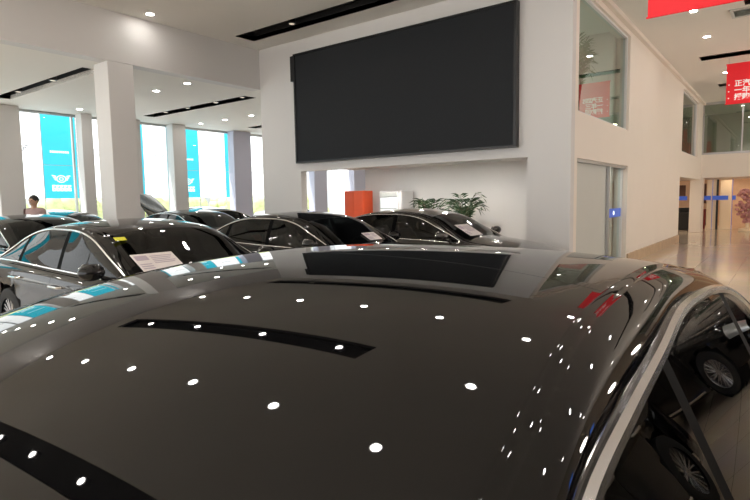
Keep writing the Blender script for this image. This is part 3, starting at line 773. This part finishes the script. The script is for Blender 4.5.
palm(-6.65, 12.6, 2.0, 'taller green potted palm at the right against the alcove wall', 20)
palm(-3.85, 12.7, 2.55, 'pale leafy palm seen behind the upper window', 14, 2.81, M_LEAF2, .45)

# papers on the windshields
def paper(x, y, z, rz, rx, label, w=.42, h=.28):
    t = thing('price_sheet', label, 'price sheet', (x, y, z)); t.rotation_euler = (rx, 0, rz)
    b = MB(); b.box((-w/2, -.002, 0), (w/2, .002, h)); b.build('sheet', M_PAPER, t)
    b = MB(); b.box((-w/2+.02, -.005, h*.62), (-w/2+.14, -.0025, h*.88), 0)
    for q in range(5): b.box((-w/2+.17, -.005, h*(.80-.1*q)), (w/2-.03-.02*(q % 3), -.0025, h*(.83-.1*q)))
    for q in range(3): b.box((-w/2+.02, -.005, h*(.12+.12*q)), (-w/2+.13, -.0025, h*(.16+.12*q)))
    b.build('printed_lines', M_PINK, t); return t

# ------------------------------------------------------------------ person
def person(x, y, rz):
    t = thing('person', 'person with short dark hair in a mauve shirt standing by the facade', 'person', (x, y, 0), rz)
    J = {'pel': (0,0,.95), 'sp': (0,.0,1.15), 'ch': (.01,0,1.33), 'nk': (.02,0,1.47), 'hd': (.03,0,1.53)}
    vs = [J['pel'], J['sp'], J['ch'], J['nk']]; ed = [(0,1),(1,2),(2,3)]; rr = [.15,.13,.15,.055]
    def chain(start, pts, rads):
        p = start
        for q, r in zip(pts, rads): vs.append(q); rr.append(r); ed.append((p, len(vs)-1)); p = len(vs)-1
        return p
    for s in (1, -1):
        chain(0, [(0, s*.10, .88), (.02, s*.11, .50), (-.01, s*.11, .10), (.06, s*.12, .045), (.16, s*.13, .03)], [.09, .062, .042, .042, .03])
        w = chain(2, [(0, s*.19, 1.40), (.0, s*.24, 1.12), (.12, s*.22, .92)], [.06, .042, .028])
        p = chain(w, [(.16, s*.21, .87)], [.03])
        for q in range(4): chain(p, [(.18+.004*q, s*(.185+.018*q), .835), (.205, s*(.18+.018*q), .80-.004*(q % 2)), (.20, s*(.178+.018*q), .775)], [.010, .009, .007])
        chain(w, [(.165, s*.175, .885), (.20, s*.165, .86)], [.012, .009])
    me = bpy.data.meshes.new('body'); me.from_pydata(vs, ed, []); o = bpy.data.objects.new('body', me); COL.objects.link(o)
    sk = o.modifiers.new('s', 'SKIN'); 
    for q, v in enumerate(me.skin_vertices[0].data): v.radius = (rr[q], rr[q]*(1.25 if q < 3 else 1)); v.use_root = (q == 0)
    ss = o.modifiers.new('u', 'SUBSURF'); ss.levels = ss.render_levels = 1
    dg = bpy.context.evaluated_depsgraph_get(); m2 = bpy.data.meshes.new_from_object(o.evaluated_get(dg)); bpy.data.objects.remove(o)
    m2.materials.clear()
    for mm in (M_SKIN, M_SHIRT, M_TROUS, M_RUBBER): m2.materials.append(mm)
    for p in m2.polygons:
        c = p.center; p.use_smooth = True
        p.material_index = 3 if c.z < .08 else 2 if c.z < .97 and abs(c.y) < .2 and c.x < .1 else 1 if .97 < c.z < 1.46 and not (c.x > .05 and abs(c.y) > .18 and c.z < 1.05) else 0
    o = bpy.data.objects.new('body', m2); COL.objects.link(o); o.parent = t
    h = MB(); h.ell((.03, 0, 1.60), (.098, .078, .115), 20, 14); h.ell((.125, 0, 1.595), (.018, .014, .022), 8, 6)
    for s in (1, -1): h.ell((.03, s*.08, 1.60), (.022, .012, .032), 8, 6)
    h.tube([(.02, 0, 1.44), (.025, 0, 1.56)], .055, 12)
    hd = h.build('head', [M_SKIN], t, True)
    h = MB(); h.ell((.012, 0, 1.635), (.105, .09, .102), 20, 12); h.build('hair', M_HAIR, t, True)
    h = MB()
    for s in (1, -1): h.ell((.118, s*.03, 1.615), (.008, .014, .007), 8, 6)
    h.build('eyes', M_HAIR, hd, True)
    h = MB(); h.ell((.118, 0, 1.55), (.008, .024, .006), 8, 6); h.build('mouth', M_PINK, hd, True)
    t.scale = (1.07,)*3
    return t
person(-13.95, 5.38, R(-60))

# posters mirrored in the side windows
for q, y in enumerate((5.0, 8.2, 12.0, 16.0)):
    t = thing('lit_wall_poster', 'blue lit poster on the right hall wall beside the neighbouring sedans', 'poster', (7.95*S, y*S, 1.6*S), group='blue lit posters on the right wall')
    b = MB(); b.box((-.04, -.42, 0), (0, .42, 1.1)); b.build('poster_frame', M_STEEL, t, sc=S)
    b = MB(); b.box((-.05, -.37, .05), (-.04, .37, 1.05)); b.build('poster_face', M_BLUE2, t, sc=S)

# price sheets (positions on the cars)
paper(-5.58+1.05, 2.80, 1.005, R(90), R(-60), 'white price sheet on the windshield of the nearest left sedan', .42, .27)
paper(-5.95+1.02, 6.55, 1.015, R(90), R(-60), 'white price sheet on the windshield of the sedan before the orange cabinet', .3, .2)
paper(-5.12+1.05, 8.15, 1.005, R(90), R(-60), 'white price sheet on the windshield of the bronze-black sedan', .44, .34)
b = MB(); b.box((-.055, -.002, -.028), (.055, .002, .028)); o = b.build('windshield_sticker', M_YELL, loc=(-5.58+.50, 2.68, 1.275)); o.rotation_euler = (R(-60), 0, R(90))
tag(o, 'small yellow rectangular sticker at the top of a black sedan windshield', 'sticker')

# ------------------------------------------------------------------ light
w = bpy.data.worlds.new('World'); scn.world = w; w.use_nodes = True; nt = w.node_tree
bg = nt.nodes['Background']; sky = nt.nodes.new('ShaderNodeTexSky'); sky.sky_type = 'HOSEK_WILKIE'; sky.sun_direction = (-.5, -.4, .75); sky.turbidity = 6
mx = nt.nodes.new('ShaderNodeMix'); mx.data_type = 'RGBA'; mx.inputs[0].default_value = .8; mx.inputs[7].default_value = (1.0, 1.0, 1.0, 1)
nt.links.new(sky.outputs[0], mx.inputs[6]); nt.links.new(mx.outputs[2], bg.inputs[0]); bg.inputs[1].default_value = 2.0
sun = bpy.data.lights.new('sun', 'SUN'); sun.energy = 7; sun.angle = R(3); so = bpy.data.objects.new('sun', sun); COL.objects.link(so); so.rotation_euler = (R(38), 0, R(-15))
def lamp(name, loc, power, size, col=(1, .95, .88), rot=(0,0,0)):
    l = bpy.data.lights.new(name, 'AREA'); l.shape = 'DISK'; l.energy = power; l.size = size; l.color = col
    o = bpy.data.objects.new(name, l); COL.objects.link(o); o.location = [q*S for q in loc]; o.rotation_euler = rot; return o
lamp('shop_lamp', (-2, 30.4, 2.32), 9, 1.5, (1, .78, .55)); lamp('shop_lamp_left', (-5, 27, 2.4), 40, 1.2, (1, .8, .6))
lamp('upper_room_lamp', (-5, 12, 5.3), 45, .5, (1, .98, .92)); lamp('lower_room_lamp', (-3.6, 13.2, 2.5), 8, .3); 0
for yy in (13.5, 18.5, 23.5): lamp('corridor_fill', (7.4, yy, 2.6), 120, 1.2, (1, .90, .80), (0, R(102), 0))  # unseen fill lights added to warm and brighten the corridor wall
for xx in (-8.7, -6.5): lamp('alcove_fill', (xx, 12.0, 2.60), 26, .14, (1, .96, .9))  # extra fill added near the downlights to brighten the alcove
lamp('far_upper_lamp', (1, 30, 5.3), 60, .5, (1, .8, .6))

# ------------------------------------------------------------------ camera
cam = bpy.data.cameras.new('camera'); cam.sensor_width = 36; cam.lens = 546/750*36; cam.clip_start = .02
co = bpy.data.objects.new('camera', cam); COL.objects.link(co); co.location = (0, 0, 1.6)
yw, pt, rl = R(37.15), R(5.19), R(-.96)
F_ = Vector((-math.sin(yw)*math.cos(pt), math.cos(yw)*math.cos(pt), -math.sin(pt))); R_ = Vector((math.cos(yw), math.sin(yw), 0)); U_ = R_.cross(F_)
R2_ = R_*math.cos(rl)+U_*math.sin(rl); U2_ = -R_*math.sin(rl)+U_*math.cos(rl)
co.rotation_euler = Matrix((R2_, U2_, -F_)).transposed().to_euler(); scn.camera = co
scn.view_settings.view_transform = 'Standard'; scn.view_settings.exposure = 0.36
scn.cycles.use_denoising = True
scn.cycles.max_bounces = 10; scn.cycles.transparent_max_bounces = 16
